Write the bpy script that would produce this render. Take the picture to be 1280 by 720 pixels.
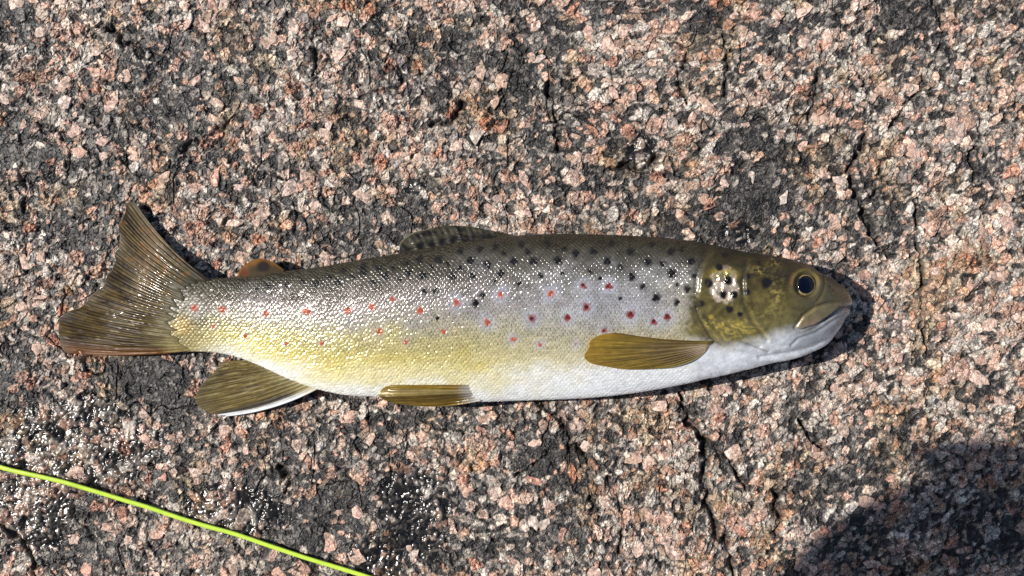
import bpy, math
import numpy as np
from mathutils import Vector, Matrix

for o in list(bpy.data.objects):
    bpy.data.objects.remove(o, do_unlink=True)
scene = bpy.context.scene
COL = scene.collection

# ------------------------------------------------------------------ scale and camera
S = 0.0003            # metres per design unit (one unit of the plan drawing)
H = 1230.0            # camera height in design units
cam_d = bpy.data.cameras.new('camera')
cam = bpy.data.objects.new('camera', cam_d)
COL.objects.link(cam)
cam.location = (0, 0, H * S)
cam.rotation_euler = (0, 0, 0)
cam_d.sensor_width = 36.0
cam_d.lens = 36.0 * H / 1280.0
cam_d.clip_start = 0.005
cam_d.clip_end = 100.0
scene.camera = cam

# ------------------------------------------------------------------ light
SUN_AZ = math.radians(172)      # where the sun stands, counter-clockwise from +x
SUN_EL = math.radians(46)
world = bpy.data.worlds.new('World')
scene.world = world
world.use_nodes = True
wn = world.node_tree.nodes
wl = world.node_tree.links
bg = wn.get('Background') or wn.new('ShaderNodeBackground')
wo = wn.get('World Output') or wn.new('ShaderNodeOutputWorld')
sky = wn.new('ShaderNodeTexSky')
sky.sky_type = 'NISHITA'
sky.sun_disc = False
sky.sun_elevation = SUN_EL
sky.sun_rotation = math.pi / 2 - SUN_AZ
wl.new(sky.outputs[0], bg.inputs[0])
bg.inputs[1].default_value = 0.070
wl.new(bg.outputs[0], wo.inputs[0])
sun_d = bpy.data.lights.new('sun', 'SUN')
sun_d.energy = 5.0
sun_d.angle = math.radians(0.53)
sun_d.color = (1.0, 0.955, 0.89)
sun = bpy.data.objects.new('sun', sun_d)
COL.objects.link(sun)
sdir = Vector((math.cos(SUN_EL) * math.cos(SUN_AZ), math.cos(SUN_EL) * math.sin(SUN_AZ), math.sin(SUN_EL)))
sun.rotation_euler = sdir.to_track_quat('Z', 'Y').to_euler()
sun.location = sdir * 2
scene.view_settings.view_transform = 'Standard'
scene.view_settings.look = 'None'
scene.view_settings.exposure = 0.42
scene.view_settings.gamma = 1.0
scene.view_settings.use_curve_mapping = False
scene.render.engine = 'CYCLES'
scene.cycles.use_denoising = False
scene.cycles.max_bounces = 6
scene.cycles.sample_clamp_indirect = 4.0

# ------------------------------------------------------------------ numeric helpers
def hash01(i, j, seed):
    n = (i.astype(np.int64) * 374761393 + j.astype(np.int64) * 668265263 + seed * 974634541) & 0xFFFFFFFF
    n = ((n ^ (n >> 13)) * 1274126177) & 0xFFFFFFFF
    n = (n ^ (n >> 16))
    n = (n * 2246822519) & 0xFFFFFFFF
    n = n ^ (n >> 15)
    return (n & 0xFFFFFF).astype(np.float32) / np.float32(0xFFFFFF)

def vnoise(x, y, seed):
    xi = np.floor(x); yi = np.floor(y)
    fx = (x - xi).astype(np.float32); fy = (y - yi).astype(np.float32)
    xi = xi.astype(np.int64); yi = yi.astype(np.int64)
    fx = fx * fx * fx * (fx * (fx * 6 - 15) + 10); fy = fy * fy * fy * (fy * (fy * 6 - 15) + 10)
    a = hash01(xi, yi, seed); b = hash01(xi + 1, yi, seed)
    c = hash01(xi, yi + 1, seed); d = hash01(xi + 1, yi + 1, seed)
    return a + (b - a) * fx + (c - a) * fy + (a - b - c + d) * fx * fy

def fbm(x, y, seed, octv=3):
    s = 0; a = 1.0; t = 0
    for k in range(octv):
        s = s + a * vnoise(x * 2 ** k + 17.3 * k, y * 2 ** k - 9.1 * k, seed + k * 31)
        t += a; a *= 0.5
    return s / t

def sst(a, b, x):
    t = np.clip((x - a) / (b - a), 0, 1)
    return t * t * (3 - 2 * t)

def mixc(c, col, m):
    return c + (np.array(col, np.float32) - c) * m[..., None]

def voronoi(x, y, cell, seed, wlo=0.75, whi=1.35, jit=0.95):
    """weighted jittered-grid cells: F1, F2, cell index i, j, offset from the cell's centre"""
    gx = x / cell; gy = y / cell
    ix = np.floor(gx).astype(np.int64); iy = np.floor(gy).astype(np.int64)
    f1 = np.full(x.shape, 1e9, np.float32); f2 = f1.copy()
    bi = np.zeros(x.shape, np.int64); bj = bi.copy()
    ox = np.zeros(x.shape, np.float32); oy = ox.copy()
    for di in (-1, 0, 1):
        for dj in (-1, 0, 1):
            ci = ix + di; cj = iy + dj
            px = ci + 0.5 + (hash01(ci, cj, seed) - 0.5) * jit
            py = cj + 0.5 + (hash01(ci, cj, seed + 1) - 0.5) * jit
            w = wlo + (whi - wlo) * hash01(ci, cj, seed + 2)
            ang = hash01(ci, cj, seed + 3) * 3.1416
            dx = (gx - px).astype(np.float32); dy = (gy - py).astype(np.float32)
            ca = np.cos(ang); sa = np.sin(ang)
            ex = (dx * ca + dy * sa) * 0.82; ey = (-dx * sa + dy * ca) * 1.22
            d = np.sqrt(ex * ex + ey * ey) / w
            nb = d < f1
            f2 = np.where(nb, f1, np.minimum(f2, d))
            f1 = np.where(nb, d, f1)
            bi = np.where(nb, ci, bi); bj = np.where(nb, cj, bj)
            ox = np.where(nb, dx, ox); oy = np.where(nb, dy, oy)
    return f1, f2, bi, bj, ox * cell, oy * cell

def curve(pts, u):
    """smooth monotone-ish interpolation through (u, value) control points"""
    p = np.array(pts, float)
    x, y = p[:, 0], p[:, 1]
    h = np.diff(x); dl = np.diff(y) / h
    m = np.zeros_like(y)
    m[1:-1] = np.where(dl[:-1] * dl[1:] > 0, (dl[:-1] * h[1:] + dl[1:] * h[:-1]) / (h[1:] + h[:-1]), 0)
    m[0] = dl[0]; m[-1] = dl[-1]
    u = np.clip(u, x[0], x[-1])
    k = np.clip(np.searchsorted(x, u) - 1, 0, len(x) - 2)
    t = (u - x[k]) / h[k]
    t2 = t * t; t3 = t2 * t
    return (2 * t3 - 3 * t2 + 1) * y[k] + (t3 - 2 * t2 + t) * h[k] * m[k] + (-2 * t3 + 3 * t2) * y[k + 1] + (t3 - t2) * h[k] * m[k + 1]

def polydist(x, y, pts):
    """distance to a polyline"""
    d = np.full(x.shape, 1e9, np.float32)
    for (ax, ay), (bx, by) in zip(pts[:-1], pts[1:]):
        vx, vy = bx - ax, by - ay
        L = vx * vx + vy * vy + 1e-9
        t = np.clip(((x - ax) * vx + (y - ay) * vy) / L, 0, 1)
        d = np.minimum(d, np.hypot(x - ax - t * vx, y - ay - t * vy))
    return d

def inside(x, y, poly):
    r = np.zeros(x.shape, bool)
    n = len(poly); j = n - 1
    for i in range(n):
        xi, yi = poly[i]; xj, yj = poly[j]
        r ^= ((yi > y) != (yj > y)) & (x < (xj - xi) * (y - yi) / (yj - yi + 1e-9) + xi)
        j = i
    return r

def world_xyz(u, v, z):
    """plan coordinates (u right, v down, z up; design units) to metres"""
    k = (H - z) / H * S
    return np.stack([(u - 640) * k, (360 - v) * k, z * S], -1)

def make_mesh(name, co, faces, mat, smooth=True, attrs=None, parent=None, loc=None):
    co = np.asarray(co, np.float32).reshape(-1, 3)
    if loc is not None:
        co = co - np.array(loc, np.float32)
    me = bpy.data.meshes.new(name)
    faces = np.asarray(faces, np.int32)
    nv, nf, k = len(co), len(faces), faces.shape[1]
    me.vertices.add(nv); me.vertices.foreach_set('co', co.ravel())
    me.loops.add(nf * k); me.loops.foreach_set('vertex_index', faces.ravel())
    me.polygons.add(nf)
    me.polygons.foreach_set('loop_start', np.arange(0, nf * k, k, dtype=np.int32))
    me.polygons.foreach_set('use_smooth', np.full(nf, smooth, bool))
    me.update(calc_edges=True)
    for an, av in (attrs or {}).items():
        av = np.asarray(av, np.float32)
        if av.ndim == 2:
            a = me.attributes.new(an, 'FLOAT_COLOR', 'POINT')
            a.data.foreach_set('color', np.concatenate([av[:, :3], np.ones((nv, 1), np.float32)], 1).ravel())
        else:
            a = me.attributes.new(an, 'FLOAT', 'POINT')
            a.data.foreach_set('value', av)
    me.materials.append(mat)
    o = bpy.data.objects.new(name, me)
    COL.objects.link(o)
    if parent is not None:
        o.parent = parent
    if loc is not None:
        o.location = loc
    return o

def grid_faces(nr, nc, wrap=False):
    i = np.arange(nr - 1)[:, None]; j = np.arange(nc if wrap else nc - 1)[None, :]
    j2 = (j + 1) % nc
    a = i * nc + j; b = i * nc + j2; c = (i + 1) * nc + j2; d = (i + 1) * nc + j
    return np.stack([a, b, c, d], -1).reshape(-1, 4)

# ------------------------------------------------------------------ materials
def new_mat(name):
    m = bpy.data.materials.new(name); m.use_nodes = True
    nt = m.node_tree; nt.nodes.clear()
    out = nt.nodes.new('ShaderNodeOutputMaterial')
    b = nt.nodes.new('ShaderNodeBsdfPrincipled')
    nt.links.new(b.outputs[0], out.inputs[0])
    return m, nt, b

def attr_node(nt, name, out='Color'):
    a = nt.nodes.new('ShaderNodeAttribute'); a.attribute_name = name
    return a.outputs[out]

def noise_node(nt, scale, detail=3.0, rough=0.6, coord='Object'):
    tc = nt.nodes.new('ShaderNodeTexCoord')
    n = nt.nodes.new('ShaderNodeTexNoise')
    n.inputs['Scale'].default_value = scale
    n.inputs['Detail'].default_value = detail
    n.inputs['Roughness'].default_value = rough
    nt.links.new(tc.outputs[coord], n.inputs['Vector'])
    return n.outputs[0]

def ramp(nt, src, stops):
    r = nt.nodes.new('ShaderNodeValToRGB')
    e = r.color_ramp.elements
    while len(e) < len(stops):
        e.new(0.5)
    for k, (p, c) in enumerate(stops):
        e[k].position = p; e[k].color = (c[0], c[1], c[2], 1)
    nt.links.new(src, r.inputs[0])
    return r.outputs[0]

def mul(nt, a, b, fac=1.0):
    m = nt.nodes.new('ShaderNodeMix'); m.data_type = 'RGBA'; m.blend_type = 'MULTIPLY'
    m.inputs[0].default_value = fac
    nt.links.new(a, m.inputs[6]); nt.links.new(b, m.inputs[7])
    return m.outputs[2]

def bump(nt, b, src, strength, dist):
    n = nt.nodes.new('ShaderNodeBump')
    n.inputs['Strength'].default_value = strength
    n.inputs['Distance'].default_value = dist
    nt.links.new(src, n.inputs['Height']); nt.links.new(n.outputs[0], b.inputs['Normal'])

def mineral_detail(nt, src, edge_fac, scale=520.0):
    geo = nt.nodes.new('ShaderNodeNewGeometry')
    nz = nt.nodes.new('ShaderNodeTexNoise'); nz.inputs['Scale'].default_value = 700; nz.inputs['Detail'].default_value = 3
    nt.links.new(geo.outputs['Position'], nz.inputs['Vector'])
    ad = nt.nodes.new('ShaderNodeVectorMath'); ad.operation = 'MULTIPLY_ADD'
    ad.inputs[1].default_value = (0.0022, 0.0022, 0.0022)
    nt.links.new(nz.outputs['Color'], ad.inputs[0]); nt.links.new(geo.outputs['Position'], ad.inputs[2])
    def vor(scale, feature):
        v = nt.nodes.new('ShaderNodeTexVoronoi'); v.feature = feature
        v.inputs['Scale'].default_value = scale
        nt.links.new(ad.outputs[0], v.inputs['Vector'])
        return v
    ed = vor(scale, 'DISTANCE_TO_EDGE')
    line = ramp(nt, ed.outputs['Distance'], [(0.0, (0.16, 0.15, 0.15)), (0.045, (0.55, 0.54, 0.53)), (0.11, (1, 1, 1))])
    cl = vor(scale, 'F1')
    sp = nt.nodes.new('ShaderNodeSeparateColor'); nt.links.new(cl.outputs['Color'], sp.inputs[0])
    val = ramp(nt, sp.outputs[0], [(0.0, (0.30, 0.30, 0.31)), (0.14, (0.75, 0.74, 0.73)), (0.5, (1.0, 1.0, 1.0)), (0.85, (1.18, 1.17, 1.15)), (1.0, (1.5, 1.5, 1.5))])
    c2 = vor(scale * 2.1, 'F1')
    s2 = nt.nodes.new('ShaderNodeSeparateColor'); nt.links.new(c2.outputs['Color'], s2.inputs[0])
    val2 = ramp(nt, s2.outputs[0], [(0.0, (0.25, 0.25, 0.25)), (0.18, (0.8, 0.8, 0.8)), (0.55, (1, 1, 1)), (0.92, (1.25, 1.24, 1.22)), (1.0, (1.9, 1.9, 1.9))])
    return mul(nt, mul(nt, mul(nt, src, val, 0.75), val2, 0.65), line, edge_fac)

def mat_rock():
    m, nt, b = new_mat('granite')
    c = attr_node(nt, 'tint')
    fine = ramp(nt, noise_node(nt, 1500, 4, 0.75), [(0.30, (0.30, 0.30, 0.31)), (0.5, (1, 1, 1)), (0.72, (1.5, 1.48, 1.45))])
    nt.links.new(mineral_detail(nt, mul(nt, c, fine, 0.5), 0.75), b.inputs['Base Color'])
    nt.links.new(attr_node(nt, 'gloss', 'Fac'), b.inputs['Roughness'])
    b.inputs['Specular IOR Level'].default_value = 0.5
    bump(nt, b, noise_node(nt, 1300, 4, 0.7), 0.6, 0.0006)
    st = nt.nodes.new('ShaderNodeMapRange')
    st.inputs[1].default_value = 0.23; st.inputs[2].default_value = 0.40; st.inputs[3].default_value = 0.06; st.inputs[4].default_value = 0.5
    nt.links.new(attr_node(nt, 'gloss', 'Fac'), st.inputs[0])
    nt.links.new(st.outputs[0], b.inputs['Normal'].links[0].from_node.inputs['Strength'])
    return m

def mat_crystal():
    m, nt, b = new_mat('feldspar')
    oi = nt.nodes.new('ShaderNodeObjectInfo')
    base = ramp(nt, oi.outputs['Random'], [(0.0, (0.52, 0.31, 0.23)), (0.22, (0.58, 0.41, 0.33)), (0.45, (0.44, 0.29, 0.21)),
                                           (0.62, (0.57, 0.42, 0.34)), (0.8, (0.52, 0.34, 0.27)), (0.9, (0.50, 0.44, 0.38)), (1.0, (0.52, 0.25, 0.18))])
    geo = nt.nodes.new('ShaderNodeNewGeometry')
    def wnoise(scale, detail, rough):
        n = nt.nodes.new('ShaderNodeTexNoise')
        n.inputs['Scale'].default_value = scale; n.inputs['Detail'].default_value = detail; n.inputs['Roughness'].default_value = rough
        nt.links.new(geo.outputs['Position'], n.inputs['Vector'])
        return n.outputs[0]
    mott = ramp(nt, wnoise(480, 5, 0.72), [(0.30, (0.12, 0.12, 0.12)), (0.38, (0.85, 0.82, 0.80)), (0.58, (1.1, 1.12, 1.14)), (0.74, (1.3, 1.42, 1.5))])
    fine = ramp(nt, wnoise(1700, 4, 0.75), [(0.30, (0.65, 0.65, 0.65)), (0.5, (1, 1, 1)), (0.72, (1.25, 1.25, 1.25))])
    nt.links.new(mineral_detail(nt, mul(nt, mul(nt, base, mott, 0.95), fine, 0.5), 0.55, 380.0), b.inputs['Base Color'])
    b.inputs['Roughness'].default_value = 0.5
    bump(nt, b, wnoise(700, 4, 0.65), 0.7, 0.0010)
    return m

def mat_skin(name, coat=0.45, coat_rough=0.12, bump_s=0.0, rough=0.35, spec=0.5):
    m, nt, b = new_mat(name)
    nz = ramp(nt, noise_node(nt, 420, 4, 0.65), [(0.3, (0.78, 0.78, 0.76)), (0.55, (1, 1, 1)), (0.75, (1.12, 1.1, 1.06))])
    nt.links.new(mul(nt, attr_node(nt, 'tint'), nz, 0.8), b.inputs['Base Color'])
    nt.links.new(attr_node(nt, 'metal', 'Fac'), b.inputs['Metallic'])
    nt.links.new(attr_node(nt, 'gloss', 'Fac'), b.inputs['Roughness'])
    if coat is None:
        nt.links.new(attr_node(nt, 'slime', 'Fac'), b.inputs['Coat Weight'])
    else:
        b.inputs['Coat Weight'].default_value = coat
    b.inputs['Specular IOR Level'].default_value = spec
    b.inputs['Coat Roughness'].default_value = coat_rough
    if bump_s:
        bump(nt, b, noise_node(nt, 700, 3, 0.6), bump_s, 0.0003)
    return m

def mat_plain(name, colr, rough, coat=0.0, noise_scale=300, amount=0.5):
    m, nt, b = new_mat(name)
    lo = tuple(c * (1 - 0.35 * amount) for c in colr); hi = tuple(min(1, c * (1 + 0.2 * amount)) for c in colr)
    nt.links.new(ramp(nt, noise_node(nt, noise_scale, 4), [(0.3, lo), (0.7, hi)]), b.inputs['Base Color'])
    b.inputs['Roughness'].default_value = rough
    b.inputs['Coat Weight'].default_value = coat
    b.inputs['Coat Roughness'].default_value = 0.03
    return m

M_ROCK = mat_rock()
M_CRYSTAL = mat_crystal()
M_SKIN = mat_skin('trout_skin', None, 0.17, spec=0.4)
M_TAIL = mat_skin('tail_membrane', 0.28, 0.12, spec=0.2)
M_FIN = mat_skin('fin_membrane', 0.04, 0.16, spec=0.28)

# ------------------------------------------------------------------ fish outline (plan units)
TOP = [(182, 384), (196, 366), (215, 352), (240, 348), (265, 349), (300, 348), (350, 341), (400, 335), (450, 326), (500, 318), (550, 308),
       (600, 300), (650, 295), (700, 293), (750, 294), (800, 296), (850, 300), (900, 308), (950, 319), (985, 326), (1011, 334), (1030, 345),
       (1045, 355), (1055, 362), (1060, 367), (1063, 376)]
BOT = [(182, 424), (196, 436), (215, 440), (240, 439), (265, 440), (293, 445), (323, 456), (360, 473), (390, 484), (423, 492), (480, 496),
       (550, 501), (600, 502), (650, 500.5), (700, 499), (750, 496), (800, 490), (840, 483), (901, 470), (962, 455), (1008, 443), (1030, 431),
       (1042, 420), (1052, 406), (1058, 395), (1063, 382)]
THK = [(182, 1.0), (196, 3.0), (215, 7.0), (240, 12), (265, 16), (310, 22), (360, 29), (430, 39.5), (520, 50), (620, 55), (730, 57), (840, 56),
       (900, 55), (950, 51), (990, 45), (1020, 36), (1040, 27), (1053, 17), (1060, 9), (1063, 3)]
def f_top(u): return curve(TOP, u)
def f_bot(u): return curve(BOT, u)
def f_thk(u): return curve(THK, u)
def f_zc(u):                     # height of the mid plane above the rock
    z = 4.0 + 0.84 * np.minimum(f_thk(u), 57) * 0.62 + 14 * sst(180, 520, u) + 16 * sst(820, 1040, u)
    return z + (15.5 - z) * sst(330, 210, u)
def body_z(u, v):
    t, b = f_top(u), f_bot(u)
    a = np.clip((0.5 * (t + b) - v) / (0.5 * (b - t)), -1, 1)
    return f_zc(u) + f_thk(u) * (1 - np.abs(a) ** 2.3) ** (1 / 2.1) * (1 + 0.50 * a) * .93

# ------------------------------------------------------------------ rock
CRACKS = [
 (3.2, 6, [(691, 93), (688, 125), (694, 150), (698, 185)]),
 (4.2, 8, [(1085, 171), (1078, 190), (1058, 218), (1072, 245), (1084, 272), (1092, 296)]),
 (2.8, 6, [(1153, 97), (1148, 118), (1128, 130)]), (2.6, 5, [(1138, 144), (1113, 160)]),
 (2.6, 5, [(1025, 60), (1023, 93), (1017, 128), (1011, 146)]), (2.2, 4, [(905, 40), (909, 90), (911, 134)]),
 (2.6, 5, [(1105, 202), (1101, 230), (1094, 246)]), (2.4, 5, [(1148, 245), (1144, 285), (1152, 330), (1150, 380), (1160, 440)]),
 (3.6, 8, [(849, 494), (859, 525), (878, 553), (882, 584), (884, 623), (894, 658), (913, 689), (919, 725)]),
 (2.4, 5, [(878, 548), (904, 568), (925, 595), (932, 612)]), (3.2, 6, [(970, 610), (973, 640), (972, 668)]),
 (3.0, 6, [(677, 500), (687, 517), (703, 530), (716, 560)]), (2.2, 5, [(648, 592), (670, 577), (687, 563)]),
 (2.2, 5, [(722, 556), (736, 590), (740, 633)]), (2.8, 6, [(540, 157), (571, 147), (578, 130)]),
 (2.8, 6, [(757, 212), (785, 208), (812, 212), (826, 196)]), (1.8, 4, [(123, 32), (155, 47), (173, 69)]),
 (2.2, 4, [(226, 196), (240, 178), (268, 168), (296, 144)]), (3.0, 6, [(350, 585), (362, 597), (358, 612)]),
 (2.4, 5, [(0, 650), (20, 668), (40, 690), (46, 722)]), (2.2, 5, [(1170, 0), (1176, 40), (1168, 80)]),
 (2.0, 4, [(862, 60), (850, 100), (856, 130)]), (2.4, 5, [(995, 520), (1010, 548), (1030, 560)]),
 (2.0, 4, [(392, 40), (398, 70), (388, 96)]), (2.0, 4, [(20, 210), (36, 236), (30, 262)]),
 (2.4, 5, [(1230, 150), (1214, 190), (1222, 230)]), (2.0, 4, [(760, 600), (778, 640), (776, 690)]),
]
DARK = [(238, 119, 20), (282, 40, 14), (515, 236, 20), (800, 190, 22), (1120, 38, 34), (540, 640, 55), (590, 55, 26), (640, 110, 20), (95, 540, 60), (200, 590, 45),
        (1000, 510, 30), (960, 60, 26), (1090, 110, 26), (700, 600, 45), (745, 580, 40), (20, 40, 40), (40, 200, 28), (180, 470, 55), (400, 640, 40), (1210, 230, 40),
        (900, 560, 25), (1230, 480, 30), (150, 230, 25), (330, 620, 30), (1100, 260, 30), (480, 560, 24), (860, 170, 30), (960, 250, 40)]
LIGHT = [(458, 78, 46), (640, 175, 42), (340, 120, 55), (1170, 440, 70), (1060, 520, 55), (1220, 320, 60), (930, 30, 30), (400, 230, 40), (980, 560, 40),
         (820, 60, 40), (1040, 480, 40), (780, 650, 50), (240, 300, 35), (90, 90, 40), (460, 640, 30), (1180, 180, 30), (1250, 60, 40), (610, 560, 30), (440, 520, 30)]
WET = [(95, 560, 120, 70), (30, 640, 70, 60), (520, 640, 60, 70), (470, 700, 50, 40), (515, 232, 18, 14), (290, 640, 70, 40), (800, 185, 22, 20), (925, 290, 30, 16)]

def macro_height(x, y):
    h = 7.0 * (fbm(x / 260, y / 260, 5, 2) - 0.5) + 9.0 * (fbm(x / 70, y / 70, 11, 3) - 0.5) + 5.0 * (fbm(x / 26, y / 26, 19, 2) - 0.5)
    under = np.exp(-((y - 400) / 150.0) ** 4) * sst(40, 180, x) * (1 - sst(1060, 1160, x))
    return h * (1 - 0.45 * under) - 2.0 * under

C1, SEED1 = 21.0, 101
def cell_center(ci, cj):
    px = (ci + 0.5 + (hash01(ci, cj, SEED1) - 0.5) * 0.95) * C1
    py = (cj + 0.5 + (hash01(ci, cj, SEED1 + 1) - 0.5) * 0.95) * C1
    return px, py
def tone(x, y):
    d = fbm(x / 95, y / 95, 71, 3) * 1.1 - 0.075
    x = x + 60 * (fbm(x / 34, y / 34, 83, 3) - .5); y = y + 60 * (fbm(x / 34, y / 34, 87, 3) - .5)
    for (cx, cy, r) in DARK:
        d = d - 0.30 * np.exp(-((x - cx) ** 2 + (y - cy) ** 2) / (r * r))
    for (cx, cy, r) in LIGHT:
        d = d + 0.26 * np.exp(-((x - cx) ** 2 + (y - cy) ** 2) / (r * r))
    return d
ci, cj = np.meshgrid(np.arange(-2, 64), np.arange(-2, 38), indexing='ij')
cx, cy = cell_center(ci, cj)
pick = hash01(ci, cj, SEED1 + 7)
wgt = hash01(ci, cj, SEED1 + 2)
ct = tone(cx, cy)
fish_poly = [(u, float(f_top(np.array([u]))[0]) - 4) for u in range(185, 1062, 20)] + [(1063, 378)] + [(u, float(f_bot(np.array([u]))[0]) + 4) for u in range(1060, 185, -20)]
LINE = [(-70, 562), (0, 584), (75, 602), (150, 623), (225, 648), (300, 669.5), (375, 695), (450, 718), (540, 748)]
free = (~inside(cx, cy, fish_poly)) & (polydist(cx, cy, LINE) > 13) & (cx > -8) & (cx < 1288) & (cy > -8) & (cy < 728)
free &= ~((cx < 275) & (cx > 60) & (cy > 245) & (cy < 460)) & ~((cx > 235) & (cx < 400) & (cy > 440) & (cy < 530))
for w_, dd, pts in CRACKS:
    free &= polydist(cx, cy, pts) > 9
pink_cell = pick < 0.16 + 0.40 * np.clip(ct, 0, 1) + 0.8 * (fbm(cx / 55, cy / 55, 91, 3) - .5)
score = np.where(free & pink_cell, wgt + 0.25 * hash01(ci, cj, 555), -1)
order = np.argsort(-score.ravel())[:300]
order = order[score.ravel()[order] > 0]
BUILT = set((int(a), int(b)) for a, b in zip(ci.ravel()[order], cj.ravel()[order]))
built_lut = np.zeros((70, 44), bool)
for a, b in BUILT:
    built_lut[a + 2, b + 2] = True

def facet(bi, bj, ox, oy, seed, k):
    return k * ((hash01(bi, bj, seed) - 0.5) * ox + (hash01(bi, bj, seed + 1) - 0.5) * oy)

def rock_fields(x, y):
    h = macro_height(x, y)
    wob = 3.2
    wx = x + wob * (fbm(x / 15, y / 15, 201, 2) - 0.5) * 2 + 1.6 * (vnoise(x / 3.5, y / 3.5, 207) - 0.5)
    wy = y + wob * (fbm(x / 15, y / 15, 251, 2) - 0.5) * 2 + 1.6 * (vnoise(x / 3.5, y / 3.5, 257) - 0.5)
    # the fabric is drawn out along a diagonal towards the lower right
    sh = sst(650, 1000, x)
    wx, wy = wx + 0.25 * sh * (y - 360), wy
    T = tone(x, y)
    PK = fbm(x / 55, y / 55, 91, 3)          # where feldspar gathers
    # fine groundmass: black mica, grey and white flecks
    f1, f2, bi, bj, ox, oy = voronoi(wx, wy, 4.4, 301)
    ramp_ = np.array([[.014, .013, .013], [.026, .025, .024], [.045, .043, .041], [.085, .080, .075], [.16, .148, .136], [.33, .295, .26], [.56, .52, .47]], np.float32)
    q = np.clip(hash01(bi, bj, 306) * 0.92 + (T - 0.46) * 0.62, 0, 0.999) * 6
    k = q.astype(int); fr = (q - k)[..., None]
    c = ramp_[k] * (1 - fr) + ramp_[np.minimum(k + 1, 6)] * fr
    g3 = hash01(bi, bj, 309) - 0.5
    h = h + 0.8 * g3 + 0.45 * sst(0, .35, f2 - f1) + facet(bi, bj, ox, oy, 310, 0.34) + 0.22 * (q - 3)
    rough = 0.34 + 0.35 * hash01(bi, bj, 312)
    # small and middle grains
    for cell, seed, p0, hi_ in ((7.2, 401, 0.28, 0.9), (12.5, 431, 0.27, 1.2)):
        f1, f2, bi, bj, ox, oy = voronoi(wx + 1.5, wy - 2, cell, seed)
        t = hash01(bi, bj, seed + 4); t2 = hash01(bi, bj, seed + 5)
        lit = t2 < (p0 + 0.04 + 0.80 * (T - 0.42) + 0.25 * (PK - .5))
        pal = np.array([[.62, .53, .45], [.67, .62, .56], [.62, .42, .33], [.46, .33, .245], [.32, .29, .27], [.64, .49, .41], [.56, .35, .265], [.52, .48, .42]], np.float32)
        gc = pal[(t * 7.999).astype(int)] * (0.62 + 0.5 * hash01(bi, bj, seed + 6))[..., None] * (0.70 + 0.60 * fbm(x / 3.4, y / 3.4, seed + 10, 2))[..., None]
        lim = 0.40 + 0.25 * hash01(bi, bj, seed + 12)
        e = sst(0.05, 0.16, f2 - f1) * sst(lim + .06, lim - .02, f1 + .25 * (vnoise(x / 3.2, y / 3.2, seed + 14) - .5)) * lit
        c = c + (gc - c) * (e * 0.97)[..., None]
        h = h + e * (hi_ + facet(bi, bj, ox, oy, seed + 7, 0.32))
        rough = np.where(e > 0.5, 0.45, rough)
        drk = (t2 > 0.86) * sst(0.03, 0.2, f2 - f1)
        c = mixc(c, (.016, .015, .015), drk * 0.85)
        h = h - 1.5 * drk
    # large feldspar grains that stay part of the slab
    f1, f2, bi, bj, ox, oy = voronoi(wx, wy, C1, SEED1)
    bl = built_lut[np.clip(bi + 2, 0, 69), np.clip(bj + 2, 0, 43)]
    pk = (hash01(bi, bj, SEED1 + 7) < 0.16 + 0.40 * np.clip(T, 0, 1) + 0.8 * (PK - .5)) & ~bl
    lim = 0.30 + 0.30 * hash01(bi, bj, SEED1 + 8)
    e = sst(0.08, 0.18, f2 - f1) * sst(lim + .05, lim - 0.02, f1 + 0.22 * (vnoise(x / 5, y / 5, 503) - .5)) * pk
    hue = hash01(bi, bj, SEED1 + 9)
    pal = np.array([[.56, .37, .29], [.60, .45, .37], [.46, .30, .22], [.58, .48, .41], [.55, .53, .49], [.54, .29, .21]], np.float32)
    gc = pal[(hue * 5.999).astype(int)]
    # cleavage pieces inside one grain
    s1, s2, si, sj, sxx, syy = voronoi(wx, wy, 6.5, 571)
    mot = hash01(si, sj, 575)
    gc = gc * (0.62 + 0.55 * mot)[..., None] * (0.8 + 0.4 * vnoise(x / 2.4, y / 2.4, 577))[..., None]
    fleck = (mot < 0.12) * 0.85
    gc = mixc(gc, (.04, .037, .035), fleck)
    gap = sst(0.12, 0.02, s2 - s1)
    gc = mixc(gc, (.10, .075, .06), 0.45 * gap)
    c = c + (gc - c) * e[..., None]
    h = h + e * (1.9 + facet(bi, bj, ox, oy, 508, 0.24) + facet(si, sj, sxx, syy, 511, 0.42) + 1.0 * (mot - 0.5) - 1.3 * fleck - 0.6 * gap)
    rough = np.where(e > 0.5, 0.45, rough)
    # cracks and small ledges
    jx = x + 7 * (fbm(x / 14, y / 14, 601, 3) - 0.5) * 2; jy = y + 7 * (fbm(x / 14, y / 14, 651, 3) - 0.5) * 2
    vary = 0.25 + 1.35 * sst(.25, .75, fbm(x / 16, y / 16, 671, 2))
    for w_, dd, pts in CRACKS:
        P = np.array(pts); lo = P.min(0) - 24; hi = P.max(0) + 24
        m = (x > lo[0]) & (x < hi[0]) & (y > lo[1]) & (y < hi[1])
        if m.any():
            d = polydist(jx[m], jy[m], pts)
            wv_ = w_ * vary[m]
            cut = np.exp(-(d / wv_) ** 2)
            lip = np.exp(-((d - 2.2 * wv_) / 2.5) ** 2)
            h[m] += (-dd * 1.25 * cut + 0.9 * lip) * np.minimum(vary[m], 1.2)
            c[m] = mixc(c[m], (.025, .024, .023), 0.8 * np.exp(-(d / (wv_ * 1.2)) ** 4))
    # random hair cracks
    hc = np.abs(fbm(x / 60 + 3, y / 95, 701, 3) - 0.5)
    hairm = sst(0.012, 0.0, hc) * sst(0.45, 0.6, fbm(x / 120, y / 120, 733, 2))
    h = h - 3.2 * hairm
    c = mixc(c, (.03, .03, .03), 0.65 * hairm)
    # film of water
    wet = np.zeros_like(h)
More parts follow.
